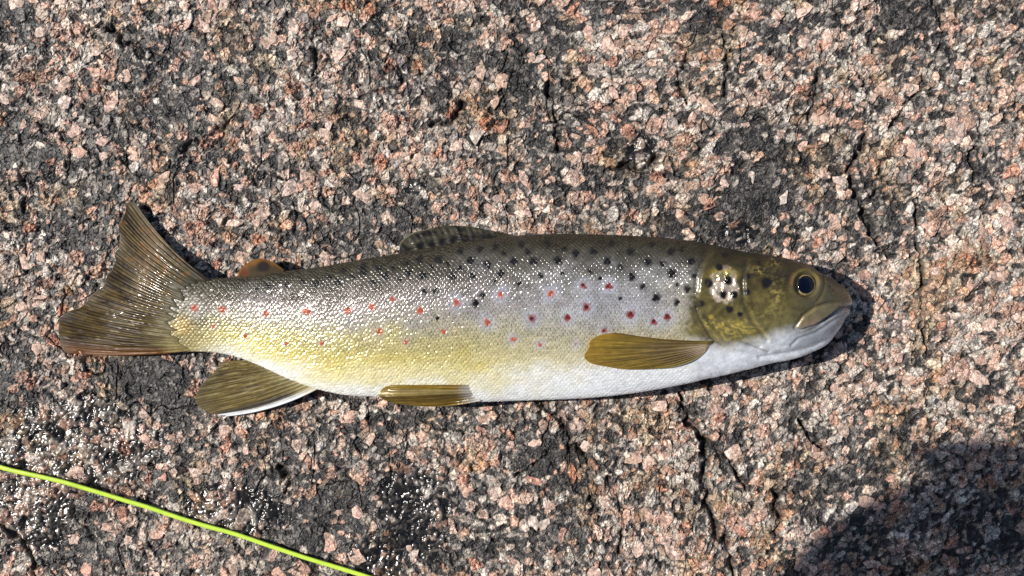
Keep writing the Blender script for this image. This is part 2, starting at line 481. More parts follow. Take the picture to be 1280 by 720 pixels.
    for (cx_, cy_, rx, ry) in WET:
        wet = np.maximum(wet, np.exp(-(((x - cx_) / rx) ** 2 + ((y - cy_) / ry) ** 2)))
    wet = sst(0.32, 0.6, wet * (0.55 + 0.9 * fbm(x / 30, y / 30, 801, 3)))
    c = c * (1 - 0.38 * wet)[..., None]
    rough = rough * (1 - wet) + 0.23 * wet
    stain = sst(0.58, 0.72, fbm(x / 48, y / 48, 851, 3))
    c = c * (1 - stain[..., None] * np.array([.12, .22, .36], np.float32))
    c = c * np.array([.93, .885, .85], np.float32)
    return h, np.clip(c, 0.010, 0.8), rough

ax_u = np.arange(-40, 1320.1, 1.2)
ax_v = np.arange(-40, 760.1, 1.2)
UU, VV = np.meshgrid(ax_u.astype(np.float32), ax_v.astype(np.float32), indexing='ij')
RH, RC, RR = rock_fields(UU, VV)
def ring_grid(lo, hi, step, hole):
    """coarser sheet round the hole rectangle; its inner rim dips under the finer sheet"""
    a = np.arange(lo[0], hi[0] + step, step); b = np.arange(lo[1], hi[1] + step, step)
    U2, V2 = np.meshgrid(a.astype(np.float32), b.astype(np.float32), indexing='ij')
    h2, c2, r2 = rock_fields(U2, V2)
    ins = (U2 > hole[0]) & (U2 < hole[2]) & (V2 > hole[1]) & (V2 < hole[3])
    h2 = np.where(ins, h2 - 7, h2)
    core = (U2 > hole[0] + 1.6 * step) & (U2 < hole[2] - 1.6 * step) & (V2 > hole[1] + 1.6 * step) & (V2 < hole[3] - 1.6 * step)
    f = grid_faces(*U2.shape)
    f = f[~core.ravel()[f].all(1)]
    return U2, V2, h2, c2, r2, f
parts_ = [(UU, VV, RH, RC, RR, grid_faces(*UU.shape)), ring_grid((-760, -760), (2040, 1480), 6.0, (-38, -38, 1318, 758)),
          ring_grid((-3400, -3400), (4680, 4120), 40.0, (-740, -740, 2020, 1460))]
def rock_h(u, v):
    i = np.clip(np.searchsorted(ax_u, u), 0, len(ax_u) - 1); j = np.clip(np.searchsorted(ax_v, v), 0, len(ax_v) - 1)
    return RH[i, j]
rco, rf, rcl, rrg, off = [], [], [], [], 0
for (u2, v2, h2, c2, r2, f2_) in parts_:
    rco.append(np.stack([(u2 - 640) * S, (360 - v2) * S, h2 * S], -1).reshape(-1, 3))
    rf.append(f2_[:, ::-1] + off); rcl.append(c2.reshape(-1, 3)); rrg.append(r2.ravel())
    off += u2.size
rf = np.concatenate(rf); rco = np.concatenate(rco); rcl = np.concatenate(rcl); rrg = np.concatenate(rrg)
used = np.zeros(off, bool); used[rf.ravel()] = True
remap = np.cumsum(used) - 1
rock = make_mesh('granite_rock', rco[used], remap[rf], M_ROCK, False, {'tint': rcl[used], 'gloss': rrg[used]})
rock.data.polygons.foreach_set('use_smooth', rrg[used][remap[rf]].mean(1) < 0.30)
rock['kind'] = 'structure'
rock['label'] = 'rough speckled pink, grey and black granite slab'
rock['category'] = 'rock'

# proud feldspar crystals
rng = np.random.default_rng(7)
def crystal_mesh(k):
    n = int(rng.integers(7, 11))
    a = np.sort((np.arange(n) + rng.uniform(-.38, .38, n)) / n * 2 * math.pi)
    rad = rng.uniform(0.58, 1.2, n)
    el = rng.uniform(0.55, 1.0)
    tx, ty = rng.uniform(-.24, .24, 2)
    V = []
    for sc_, z0, jz in ((1.06, -0.55, 0), (1.0, 0.10, .09), (0.66, 0.20, .10)):
        x = np.cos(a) * rad * sc_; y = np.sin(a) * rad * sc_ * el
        if sc_ == 0.66:
            x = x + rng.uniform(-.12, .12, n); y = y + rng.uniform(-.12, .12, n)
        z = z0 + rng.uniform(-jz, jz, n) + (tx * x + ty * y) * (sc_ < 1.05)
        V += list(zip(x, y, z))
    V.append((rng.uniform(-.2, .2), rng.uniform(-.2, .2), 0.25))
    F = []
    for r in range(2):
        for i in range(n):
            j = (i + 1) % n
            F += [(r * n + i, r * n + j, (r + 1) * n + j), (r * n + i, (r + 1) * n + j, (r + 1) * n + i)]
    for i in range(n):
        F.append((2 * n + i, 2 * n + (i + 1) % n, 3 * n))
    me = bpy.data.meshes.new('feldspar_crystal')
    me.from_pydata([tuple(map(float, q)) for q in V], [], F)
    me.materials.append(M_CRYSTAL)
    me.update()
    return me
cms = [crystal_mesh(k) for k in range(30)]
for k, idx in enumerate(order):
    x, y = float(cx.ravel()[idx]), float(cy.ravel()[idx])
    o = bpy.data.objects.new('feldspar_crystal', cms[k % 30])
    COL.objects.link(o)
    o.parent = rock
    r = 5.0 + 8.0 * float(wgt.ravel()[idx]) * float(rng.uniform(.35, 1.15))
    zz = np.median(rock_h(x + rng.uniform(-r, r, 24), y + rng.uniform(-r, r, 24)))
    o.location = ((x - 640) * S, (360 - y) * S, (float(zz) + 0.2) * S)
    o.rotation_euler = (rng.uniform(-.12, .12), rng.uniform(-.12, .12), rng.uniform(0, 6.28))
    o.scale = (r * S * rng.uniform(.9, 1.25), r * S, r * S * 0.42)

# ------------------------------------------------------------------ trout
root = bpy.data.objects.new('brown_trout', None)
COL.objects.link(root)
root['label'] = 'spotted golden-brown trout lying on its side on bare granite'
root['category'] = 'fish'
root.location = (0, 0, 0)

BLACK = [(667, 327, 4.6), (697.5, 326, 4.6), (720, 317, 4.2), (742, 314, 4.2), (759, 327, 4.6), (788, 315, 4.2), (810, 328, 4.4), (790, 346, 4.8), (840, 342, 5.8),
         (839, 315, 4.2), (864, 327, 4.2), (820, 372, 5.2), (859, 361, 4.2), (642, 327, 4.4), (649, 355, 3.4), (525, 325, 4.2), (548, 325, 4.4), (566, 345, 4.4),
         (528, 345, 4.6), (511, 341, 4.2), (588, 326, 4.4), (609, 331, 4.6), (591, 345, 3.8), (626.5, 342, 4.2), (603, 369, 3.4), (594.5, 379, 4.4), (546, 398, 2.6),
         (544, 363, 3.6), (531, 364, 3.6), (482, 345, 4.4), (454, 341, 4.4), (473, 336, 3.6), (423, 353, 4.0), (412, 347, 3), (455, 333, 3.6), (397, 355, 3.6), (378, 352, 3.0),
         (360, 357, 3.0), (336, 358, 2.8), (440, 347, 3), (500, 350, 3.4), (466, 354, 3.2), (576, 314, 4), (620, 309, 4), (652, 306, 4), (685, 305, 3.8), (765, 304, 3.6),
         (815, 306, 3.6), (600, 312, 4), (540, 334, 3), (320, 362, 2.4), (430, 338, 3), (704, 342, 2.6), (738, 340, 3.0), (775, 334, 2.8), (828, 330, 3.2), (852, 312, 3), (803, 358, 3.4), (846, 378, 3.6), (775, 372, 2.6),
         (868, 345, 3), (676, 344, 3), (660, 315, 3.2), (706, 311, 3), (630, 317, 3), (560, 330, 2.6), (575, 336, 3), (845, 356, 2.6), (750, 348, 2.4), (618, 352, 2.4), (492, 336, 3), (508, 330, 3)]
HEADSPOT = [(899, 335, 4.6), (910, 351, 5.6), (904, 368, 4.8), (918, 368, 5.0), (886, 354, 5.4), (933, 346, 4.2), (933, 365, 4.4), (958, 354, 7.0), (875, 379, 5.4),
            (906, 320, 4.2), (886, 317, 4.4), (912, 386, 4.6), (948, 330, 2.6), (925, 392, 3.5)]
DKRED = [(729, 357, 3.8), (733, 384, 4.8), (788, 393, 4.8), (817, 402, 3.8), (834, 396, 4.2), (756, 413, 3.2), (761, 358, 4.2), (709, 397, 4.2), (665, 398, 4.4)]
RED = [(688.5, 367, 4.6), (642, 424, 3.6), (465, 383.5, 4.0), (490, 374, 3.4), (525, 388, 4.4), (571, 378, 4.8), (626, 368, 4.4), (609, 403, 4.6), (554.6, 414, 3.6),
       (475, 414, 4.0), (508, 427, 3.2), (243, 385, 4.4), (278, 387, 4.6), (332, 392, 4.0), (384, 389, 4.8), (435, 388, 4.8), (307, 419, 3.0), (403, 428, 3.0),
       (268, 408, 2.6), (675, 430, 2.6), (720, 430, 2.4), (358, 430, 2.2)]
GILL = [(888, 314), (877, 328), (871, 348), (869, 371), (873, 398), (888, 423), (914, 441), (945, 449)]       # rear edge of the gill cover
SCALE_END = [(300, 885), (330, 874), (360, 866), (410, 857), (440, 862), (480, 872)]
PREOP = [(934, 330), (928, 352), (930, 378), (940, 402), (958, 424)]
SUBOP = [(880, 398), (905, 402), (925, 412), (950, 432)]
INTER = [(872, 384), (896, 412), (930, 428), (960, 440)]
MAXUP = [(1050, 377), (1036, 378), (1018, 383), (1003, 394), (994, 407)]
MAXLO = [(1048, 384), (1034, 397), (1016, 407), (1000, 412), (993, 410)]
MAXPOLY = MAXUP + MAXLO[::-1]
MOUTH = [(1068, 384), (1052, 384), (1036, 396), (1018, 408), (996, 416), (988, 424)]
JAWFOLD = [(1058, 398), (1040, 420), (1015, 434), (985, 442), (950, 447)]
EYE = (1007.0, 356.0)

def splat(c, x, y, lst, col, k, grow=1.0, soft=0.45):
    for (a, b, r) in lst:
        r = r * grow
        m = (np.abs(x - a) < r * 2.6) & (np.abs(y - b) < r * 2.6)
        if m.any():
            ang = np.arctan2(y[m] - b, x[m] - a)
            d = np.hypot(x[m] - a, (y[m] - b)) / (r * (1 + 0.07 * np.sin(2 * ang + a) + 0.06 * np.sin(3 * ang + b)))
            c[m] = mixc(c[m], col, k * sst(1 + soft, 1 - soft, d))
    return c

def fish_fields(u, v, arc, up):
    """pigment, metal, roughness and relief at plan position u, v of the skin"""
    t, b = f_top(u), f_bot(u)
    w = np.clip((v - t) / np.maximum(b - t, 1), 0, 1)
    n1 = fbm(u / 26, v / 17, 901, 3); n2 = fbm(u / 8, v / 6, 931, 3)
    wv = w + 0.14 * (n1 - 0.5) + 0.05 * (n2 - 0.5)
    def ladder(stops, q):
        p = [s[0] for s in stops]
        return np.stack([np.interp(q, p, [s[1][i] for s in stops]) for i in range(3)], -1).astype(np.float32)
    front = ladder([(0, (.012, .010, .007)), (.07, (.024, .022, .014)), (.16, (.075, .072, .060)), (.28, (.34, .335, .33)), (.40, (.47, .46, .465)), (.55, (.57, .555, .515)),
                    (.66, (.62, .565, .40)), (.76, (.68, .635, .48)), (.84, (.74, .745, .73)), (1, (.76, .775, .79))], wv)
    rear = ladder([(0, (.012, .011, .007)), (.08, (.030, .027, .018)), (.18, (.105, .094, .078)), (.34, (.36, .32, .30)), (.46, (.48, .44, .36)), (.58, (.57, .50, .26)),
                   (.72, (.64, .55, .22)), (.86, (.68, .62, .38)), (.95, (.72, .71, .62)), (1, (.75, .75, .72))], wv)
    c = rear + (front - rear) * sst(540, 760, u + 80 * (n1 - 0.5))[..., None]
    tailc = ladder([(0, (.04, .036, .018)), (.14, (.09, .082, .048)), (.4, (.17, .158, .11)), (.65, (.25, .215, .10)), (.9, (.38, .32, .13)), (1, (.44, .38, .20))], wv)
    c = c + (tailc * (.62 + .38 * sst(215, 275, u))[..., None] - c) * sst(310, 235, u)[..., None]
    c = splat(c, u, v, [(228, 408, 12)], (.42, .28, .06), .6, 1, .7)
    c = mixc(c, (.36, .31, .17), .55 * sst(790, 872, u + 30 * (n1 - .5)) * sst(.2, .4, w) * sst(.85, .7, w))
    c = mixc(c, (.50, .44, .27), .35 * sst(.42, .6, w) * sst(.85, .72, w) * sst(560, 700, u))
    # faint parr blotches
    for (a, bb, rx, ry, k) in [(750, 388, 22, 26, .42), (662, 392, 20, 24, .30), (596, 384, 16, 20, .35), (600, 330, 20, 18, .25), (815, 380, 22, 22, .3), (520, 395, 18, 16, .25),
                               (440, 398, 18, 14, .15), (252, 393, 16, 14, .35), (330, 372, 22, 12, .2)]:
        c = mixc(c, (.25, .25, .285), k * np.exp(-((u - a) / rx) ** 2 - ((v - bb) / ry) ** 2))
    for (a, bb, rx, ry, k) in [(648, 425, 5, 10, .6), (580, 440, 9, 9, .4), (490, 450, 22, 14, .3), (600, 458, 16, 9, .35), (420, 455, 40, 14, .3), (350, 440, 40, 14, .25)]:
        c = mixc(c, (.58, .47, .10), k * np.exp(-((u - a) / rx) ** 2 - ((v - bb) / ry) ** 2) * (0.5 + n2))
    metal = 0.28 * sst(0.10, 0.3, w) * (1 - 0.75 * sst(0.6, 0.85, w)) + 0.06
    rough = 0.17 + 0.07 * n2
    metal = metal * (1 - 0.7 * sst(290, 225, u))
    # scales: a staggered lattice over the skin
    pu, pv = 5.4, 3.5
    au = u + 2.2 * (fbm(u / 40, arc / 40, 951, 2) - 0.5) * 2; av = arc + 2.0 * (fbm(u / 40, arc / 40, 971, 2) - 0.5) * 2
    best = np.full(u.shape, 1e9, np.float32); sec = best.copy(); sid = np.zeros(u.shape, np.float32); s2 = sid.copy(); sx = sid.copy(); sy = sid.copy()
    r0 = np.floor(av / pv)
    for dj in (-1, 0, 1, 2):
        jr = r0 + dj
        off = 0.5 * (jr % 2)
        i0 = np.floor(au / pu - off)
        for di in (0, 1):
            ir = i0 + di
            hx = (hash01(ir, jr, 981) - .5) * 1.1; hy = (hash01(ir, jr, 982) - .5) * .7
            dx = au - (ir + off) * pu - hx; dy = av - jr * pv - hy
            d = np.hypot(dx, dy * 1.12).astype(np.float32)
            nb = d < best
            sec = np.where(nb, best, np.minimum(sec, d)); best = np.where(nb, d, best)
            sid = np.where(nb, hash01(ir, jr, 985), sid); s2 = np.where(nb, hash01(ir, jr, 986), s2)
            sx = np.where(nb, dx, sx); sy = np.where(nb, dy, sy)
    gillx = np.interp(v, [p[0] for p in SCALE_END], [p[1] for p in SCALE_END])
    sm = sst(4, -8, u - gillx)
    amp = sm * (0.45 + 0.55 * sst(0.97, 0.72, w)) * (0.12 + 0.88 * sst(196, 262, u + 26 * (n1 - .5))) * (0.85 + 0.35 * sst(680, 520, u))
    edge = sst(0.05, 0.9, sec - best)
    relief = amp * (0.85 * edge - 0.12 * sx * (0.2 + 1.6 * sid) + 0.75 * (s2 - .5) * sy)
    c = c * (1 + (sm * 0.62 * (edge - 1) * (.25 + .75 * sst(.86, .6, w)) + sm * 0.34 * (sid - .5) * (.4 + .6 * sst(.9, .6, w)))[..., None])
    c = mixc(c, (.10, .085, .05), sm * (1 - edge) * 0.6 * sst(.8, .25, w))
    drk_scale = (s2 < 0.32) * sst(.42, .12, w) * sm * sst(700, 560, u)
    c = mixc(c, (.05, .042, .03), 0.75 * drk_scale)
    metal = metal * (1 - 0.8 * drk_scale)
    iri = sm * sst(.2, .35, w) * sst(.75, .55, w)
    c = c * (1 + iri[..., None] * (hash01(np.floor(sid * 997), np.floor(s2 * 991), 3)[..., None] - .5) * np.array([.10, .02, .12], np.float32))
    drop = sst(-6, 10, 206 + 34 * (s2 - .5) + 20 * (n1 - .5) - u) * sm
    c = mixc(c, (.12, .102, .048), 0.92 * drop)
    metal = metal * (1 - drop); relief = relief * (1 - 0.8 * drop)
    # spots; each scale takes the spot colour as a whole, so snap the look-up to scale centres
    q = 0.6
    us, vs = u - sx * q * sm, v - sy * q * sm
    spots = RED + DKRED
    c = splat(c, us, vs, [(a, bb, r) for a, bb, r in spots if a > 560], (.52, .54, .62), .50, 2.4, .6)
    c = splat(c, us, vs, [(a, bb, r) for a, bb, r in spots if a <= 560], (.50, .47, .42), .35, 2.2, .6)
    c = splat(c, us, vs, BLACK, (.007, .006, .007), 1.0, 1.12, .45)
    c = splat(c, us, vs, DKRED, (.20, .022, .02), .97, 1.1, .45)
    c = splat(c, us, vs, [(a, bb, r * .55) for a, bb, r in DKRED], (.05, .008, .01), .9, 1, .5)
    c = splat(c, us, vs, RED, (.33, .052, .022), .95, .96, .5)
    msp = np.zeros(u.shape + (1,), np.float32)
    msp = splat(msp, us, vs, BLACK + DKRED + RED, (1.0,), 1.0, 1.05, .4)[..., 0]
    metal = metal * (1 - 0.85 * msp)
    # ---- head
    hd = 1 - sst(8, -9, u - gillx + 5 * (n2 - .5) + 5 * (sid - .5))
    hn = fbm(u / 14, v / 9, 1001, 4); hn2 = fbm(u / 7, v / 5, 1031, 4)
    wh = w + 0.08 * (hn - .5)
    head = ladder([(0, (.040, .032, .017)), (.12, (.070, .056, .026)), (.28, (.13, .108, .046)), (.5, (.20, .170, .072)), (.68, (.29, .255, .13)), (1, (.4, .36, .22))], wh)
    head = head * np.array([.86, .82, .62], np.float32) * (0.34 + 0.46 * hn)[..., None] * (0.7 + .6 * hn2)[..., None]
    snout = sst(985, 1040, u)
    head = mixc(head, (.13, .105, .055), 0.55 * snout)
    wl_ = np.interp(u, [850, 880, 905, 930, 955, 980, 995, 1015, 1036, 1052, 1066], [428, 430, 436, 431, 424, 414, 414, 411, 400, 389, 384])
    white = sst(-13, 10, v - wl_ + 8 * (hn - .5))
    head = mixc(head, (.66, .68, .72), white)
    head = head * (1 - .30 * white * (1 - 1.4 * hn2))[..., None]
    head = mixc(head, (.27, .28, .31), white * sst(965, 1015, u) * .85 * sst(1.5, -4, v - np.interp(u, [950, 985, 1015, 1040, 1058], [447, 440, 431, 416, 397])))  # greys the lower jaw: shade away from the sun put into the colour
    # cheek gold; silver patch on the gill cover, its wet highlight painted in
    for (a, bb, rx, ry, col, k) in [(905, 408, 22, 7, (.50, .38, .05), .5), (930, 416, 20, 5, (.48, .37, .06), .45), (888, 402, 5, 9, (.56, .42, .05), .6), (955, 392, 22, 18, (.24, .20, .05), .4),
                                    (970, 365, 8, 20, (.40, .32, .10), .4), (948, 340, 10, 5, (.45, .34, .08), .5), (968, 328, 8, 5, (.48, .36, .08), .5)]:
        head = mixc(head, col, np.clip(k * np.exp(-((u - a) / rx) ** 2 - ((v - bb) / ry) ** 2) * 1.25 * sst(.42, .66, .5 * hn2 + .5 * fbm(u / 3 + v / 5, v / 2.2 - u / 9, 1061, 2)), 0, 1))
    sil_glint = sst(1.12, .8, np.hypot((u - 905) / 18, (v - 358) / 21) + 0.6 * (hn2 - .5))
    head = mixc(head, (.86, .70, .55), sil_glint * (.55 + .45 * sst(.35, .6, hn2)))
    goldtop = np.exp(-((u - 905) / 13) ** 2 - ((v - 343) / 6) ** 2) * (0.4 + hn2)
    head = mixc(head, (.62, .46, .08), np.clip(goldtop, 0, 1) * .8)
    head = splat(head, u, v, HEADSPOT, (.009, .007, .005), 1.0, 1.0, .38)
    low = np.exp(-((u - 915) / 34) ** 2 - ((v - 412) / 15) ** 2) * sst(392, 402, v)
    gdl = polydist(u, v, GILL[3:] + [(985, 446)])
    st1 = np.cos(gdl * 0.8 + 4 * (hn - .5) * 4)
    head = mixc(head, (.52, .40, .06), np.clip(.5 * low * sst(.0, .9, st1) * (2.2 * hn2 - .4), 0, 1))
    head = mixc(head, (.07, .058, .025), np.clip(.35 * low * sst(-.2, -.9, st1), 0, 1))
    fan = np.arctan2(v - 352, u - 935)
    head = head * (1 + .22 * np.sin(fan * 34 + 5 * hn) * np.exp(-((u - 905) / 30) ** 2 - ((v - 365) / 34) ** 2) * (1 - sil_glint))[..., None]
    pd = polydist(u, v, PREOP)
    head = mixc(head, (.05, .042, .02), .5 * np.exp(-(pd / 2.2) ** 2)); head = mixc(head, (.05, .042, .02), .45 * np.exp(-(polydist(u, v, INTER) / 1.6) ** 2))
    # opercle: dark soft rim behind the cover
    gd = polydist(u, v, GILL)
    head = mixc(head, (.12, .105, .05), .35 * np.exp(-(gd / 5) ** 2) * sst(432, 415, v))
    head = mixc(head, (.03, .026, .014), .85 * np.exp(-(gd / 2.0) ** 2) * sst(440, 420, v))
    mx = inside(u, v, MAXPOLY) & (up > 0)
    mxs = mx.astype(np.float32) * sst(0, 3, polydist(u, v, MAXPOLY + MAXPOLY[:1]))
    head = mixc(head, (.22, .175, .085), .8 * mxs * (.6 + .6 * hn2))
    head = mixc(head, (.36, .20, .13), .5 * mxs * np.exp(-((u - 1018) / 14) ** 2 - ((v - 404) / 5) ** 2))
    ring = np.hypot((u - EYE[0]) / 1.0, v - EYE[1])
    head = mixc(head, (.30, .22, .05), .5 * np.exp(-((ring - 17) / 2.5) ** 2) * sst(EYE[1] + 6, EYE[1] - 10, v))
    head = mixc(head, (.14, .11, .06), .3 * np.exp(-((ring - 20) / 3.0) ** 2) * sst(EYE[1] - 4, EYE[1] + 8, v))
    head = mixc(head, (.32, .13, .05), .5 * np.exp(-((u - 991) / 4) ** 2 - ((v - 352) / 7) ** 2))
    head = splat(head, u, v, [(1036, 359, 2.0), (1040, 363, 1.5)], (.02, .015, .01), .85, 1, .5)
    md = polydist(u, v, MOUTH)
    head = mixc(head, (.07, .05, .035), .75 * np.exp(-(md / 1.5) ** 2) * sst(990, 1010, u))
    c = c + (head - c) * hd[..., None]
    metal = metal * (1 - hd) + hd * (0.10 + 0.45 * sil_glint + 0.35 * np.clip(goldtop, 0, 1))
    rough = rough * (1 - hd) + hd * (0.30 - 0.13 * sil_glint + 0.1 * hn2)
    # head relief
    hr = np.zeros_like(u); HK = 1.5
    behind = u < np.interp(v, [p[1] for p in GILL[:-1]], [p[0] for p in GILL[:-1]])
    cover = inside(u, v, GILL + [(1100, 446), (1100, 300), (888, 300)])
    hr += np.where(cover, 1.6 * sst(0, 7, gd), -1.6 * np.exp(-(gd / 6) ** 2)) * sst(448, 425, v) * sst(312, 322, v)
    for pts, dep, wd in ((PREOP, 1.3, 3.2), (SUBOP, 0.9, 2.4), (INTER, 1.0, 2.4), (JAWFOLD, 1.3, 3.4), ([(p[0] + 1, p[1] + 7) for p in MOUTH[1:]], .8, 2.2)):
        hr -= dep * np.exp(-(polydist(u, v, pts) / wd) ** 2)
    hr += 0.8 * np.exp(-(polydist(u, v, [(p[0] + 5, p[1] - 2) for p in PREOP]) / 4) ** 2)
    hr += 0.9 * mxs - 1.1 * np.exp(-(polydist(u, v, MAXUP) / 2.0) ** 2) - 1.1 * np.exp(-(polydist(u, v, MAXLO) / 1.8) ** 2)
    hr -= 2.8 * np.exp(-(md / 2.0) ** 2) * sst(1010, 1040, u)
    hr += 0.25 * np.exp(-((ring - 18) / 3.6) ** 2) - 3.0 * sst(16.5, 13.5, ring)
    hr -= 1.0 * np.exp(-((np.hypot(u - 1003, v - 357) - 26) / 2.2) ** 2) * sst(1008, 1024, u)
    hr += 0.9 * (hn - .5) + 0.35 * (hn2 - .5)
    hr += 3.0 * sil_glint * (fbm(u / 5, v / 5, 1091, 2) - .5)
    relief = relief + hr * hd * HK
    relief = np.where(up > 0, relief, 0)
    fade = sst(0, 0.02, w) * sst(1, 0.99, w)
    slime = (0.06 + 0.32 * sst(.05, .2, w)) * (0.25 + 0.75 * sst(225, 300, u)) * (1 - .8 * msp * (1 - hd))
    rough = rough + 0.22 * sst(285, 225, u) + .15 * sst(.12, .03, w)
    return np.clip(c, 0.008, 0.85), np.clip(metal, 0, 1), np.clip(rough, .08, 1), relief, slime

NU = 1180
NA, NB = 270, 60
s_ = np.linspace(0, 1, NU)
us = 182.0 + (1063.0 - 182.0) * (s_ + 0.035 * np.sin(math.pi * s_ * 2) / math.pi * 0 )
tail_ease = np.sin(np.linspace(0, math.pi / 2, 40))
us[-40:] = us[-41] + (1063.0 - us[-41]) * tail_ease
ph = np.concatenate([np.linspace(0, math.pi, NA, endpoint=False), np.linspace(math.pi, 2 * math.pi, NB, endpoint=False)])
PU, PP = np.meshgrid(us, ph, indexing='ij')
tt, bb_ = f_top(PU), f_bot(PU); th = f_thk(PU); zc = f_zc(PU)
ca = np.cos(PP); sa = np.sin(PP)
A = np.sign(ca) * np.abs(ca) ** 0.92
hh = 0.5 * (bb_ - tt); vc = 0.5 * (bb_ + tt)
PV = vc - hh * A
zz = np.where(sa >= 0, th * (1 - np.abs(A) ** 2.3) ** (1 / 2.1) * (1 + 0.50 * A) * .93, -0.62 * th * np.maximum(0, 1 - np.abs(A) ** 2.6) ** 0.5)
up = (np.sin(PP) > -0.12).astype(np.float32)
PZ = zc + zz
dv = np.diff(PV, axis=1, prepend=PV[:, :1]); dz = np.diff(PZ, axis=1, prepend=PZ[:, :1])
arc = np.cumsum(np.hypot(dv, dz), 1)
arc = arc - arc[:, NA // 3:NA // 3 + 1]
fc, fm, fr_, rel, fs = fish_fields(PU.astype(np.float32), PV.astype(np.float32), arc.astype(np.float32), up)
# surface normals of the smooth body, then push along them
P = np.stack([PU, -PV, PZ], -1)
du = np.gradient(P, axis=0); da = np.roll(P, -1, 1) - np.roll(P, 1, 1)
N = np.cross(du, da); N /= np.linalg.norm(N, axis=-1, keepdims=True) + 1e-9
if N[NU // 2, NA // 2, 2] < 0:
    N = -N
P = P + N * rel[..., None]
bco = world_xyz(P[..., 0], -P[..., 1], P[..., 2]).reshape(-1, 3)
faces = grid_faces(NU, NA + NB, wrap=True)
# close both ends with centre vertices
nv = len(bco)
e0 = bco[:NA + NB].mean(0); e1 = bco[-(NA + NB):].mean(0)
bco = np.concatenate([bco, [e0, e1]])
idx = np.arange(NA + NB); nx = (idx + 1) % (NA + NB)
cap0 = np.stack([np.full_like(idx, nv), nx, idx, np.full_like(idx, nv)], -1)
me_faces = np.concatenate([faces])
tri0 = np.stack([np.full_like(idx, nv), nx, idx], -1); tri1 = np.stack([np.full_like(idx, nv + 1), (NU - 1) * (NA + NB) + idx, (NU - 1) * (NA + NB) + nx], -1)
quads_as_tris = np.concatenate([faces[:, [0, 1, 2]], faces[:, [0, 2, 3]], tri0, tri1])
def padv(a):
    a = a.reshape(nv, -1) if a.ndim == 3 else a.reshape(nv)
    return np.concatenate([a, a[:1], a[-1:]])
body = make_mesh('body', bco, quads_as_tris[:, ::-1], M_SKIN, True, {'tint': padv(fc), 'metal': padv(fm), 'gloss': padv(fr_), 'slime': padv(fs)}, parent=root)

# ---- fins
def fin(name, base, tip, zfun, colfun, nrays, nt, nr, thick=0.9, corr=0.5, bow0=0.0, bow1=0.0, ragged=0.0, seed=1, mat=None, rootnoise=0.0):
    base = np.array(base, float); tip = np.array(tip, float)
    def resample(p, t):
        s = np.concatenate([[0], np.cumsum(np.hypot(*np.diff(p, axis=0).T))]); s /= s[-1]
        return np.stack([curve(list(zip(s, p[:, 0])), t), curve(list(zip(s, p[:, 1])), t)], -1)
    t = np.linspace(0, 1, nt); r = np.linspace(0, 1, nr)
    B = resample(base, t); Q = resample(tip, t)
    if ragged:
        Q = B + (Q - B) * (1 - ragged * vnoise(t * nrays * 0.9, t * 0, seed))[:, None]
    if rootnoise:
        D0 = (Q - B) / (np.linalg.norm(Q - B, axis=1, keepdims=True) + 1e-9)
        B = B + D0 * (rootnoise * (vnoise(t * 34, t * 0, seed + 3) - .35) * np.sin(math.pi * t))[:, None]
    TT, RR_ = np.meshgrid(t, r, indexing='ij')
    X = B[:, None] * (1 - r)[None, :, None] + Q[:, None] * r[None, :, None]
    D = Q - B; D = D / (np.linalg.norm(D, axis=1, keepdims=True) + 1e-9)
    Nn = np.stack([-D[:, 1], D[:, 0]], -1)
    bow = (bow0 * (1 - TT) ** 2 + bow1 * TT ** 2) * 4 * RR_ * (1 - RR_)
    X = X + Nn[:, None] * bow[..., None]
    U_, V_ = X[..., 0], X[..., 1]
    Z = zfun(U_, V_, TT, RR_)
    nsplit = 1 + (RR_ > .45)
    ray = np.cos(2 * math.pi * nrays * TT + 0.6 * vnoise(TT * nrays, RR_ * 3, seed + 5)) * (1 - .5 * sst(.4, .7, RR_)) + np.cos(4 * math.pi * nrays * TT + .8) * .6 * sst(.35, .7, RR_)
    seg = 0.5 * (vnoise(TT * nrays * 2, RR_ * 26, seed + 9) - .5)
    edge_in = sst(0, .03, TT) * sst(1, .97, TT)
    Zt = Z + corr * (ray + seg) * edge_in * (0.35 + 0.65 * sst(0, .25, RR_)) * sst(1, .88, RR_) + 0.5 * thick * (1 - .93 * RR_)
    Zb = Z - 0.5 * thick * (1 - .93 * RR_)
    rim = np.ones_like(Z, bool); rim[1:-1, 1:-1] = False
    Zt = np.where(rim, Z + 0.05, Zt); Zb = np.where(rim, Z - 0.05, Zb)
    c, met, ro = colfun(U_, V_, TT, RR_, ray)
    c = c * (0.62 + .38 * sst(.30, .55, c.mean(-1)))[..., None]
    co = np.concatenate([world_xyz(U_, V_, Zt).reshape(-1, 3), world_xyz(U_, V_, Zb).reshape(-1, 3)])
    f = grid_faces(nt, nr); n0 = nt * nr
    f = np.concatenate([f[:, ::-1], f + n0])
    # flip so that the upper sheet faces up
    p = co[f[0]]; nz = np.cross(p[1] - p[0], p[2] - p[1])[2]
    loop = np.concatenate([np.arange(nr), np.arange(1, nt) * nr + nr - 1, (nt - 1) * nr + np.arange(nr - 2, -1, -1), np.arange(nt - 2, 0, -1) * nr])
    l2 = np.roll(loop, -1)
    side = np.stack([loop, l2, l2 + n0, loop + n0], -1)
    f = np.concatenate([f, side])
    if nz < 0:
        f = f[:, ::-1]
    dup2 = lambda a: np.concatenate([a.reshape(n0, -1), a.reshape(n0, -1)]) if a.ndim == 3 else np.concatenate([a.ravel(), a.ravel()])
    return make_mesh(name, co, f, mat or M_FIN, True, {'tint': dup2(np.clip(c, .008, .8)), 'metal': dup2(met), 'gloss': dup2(ro)}, parent=root)

def streak(T_, R_, n, seed, stretch=5):
    return fbm(T_ * n, R_ * stretch, seed, 3)

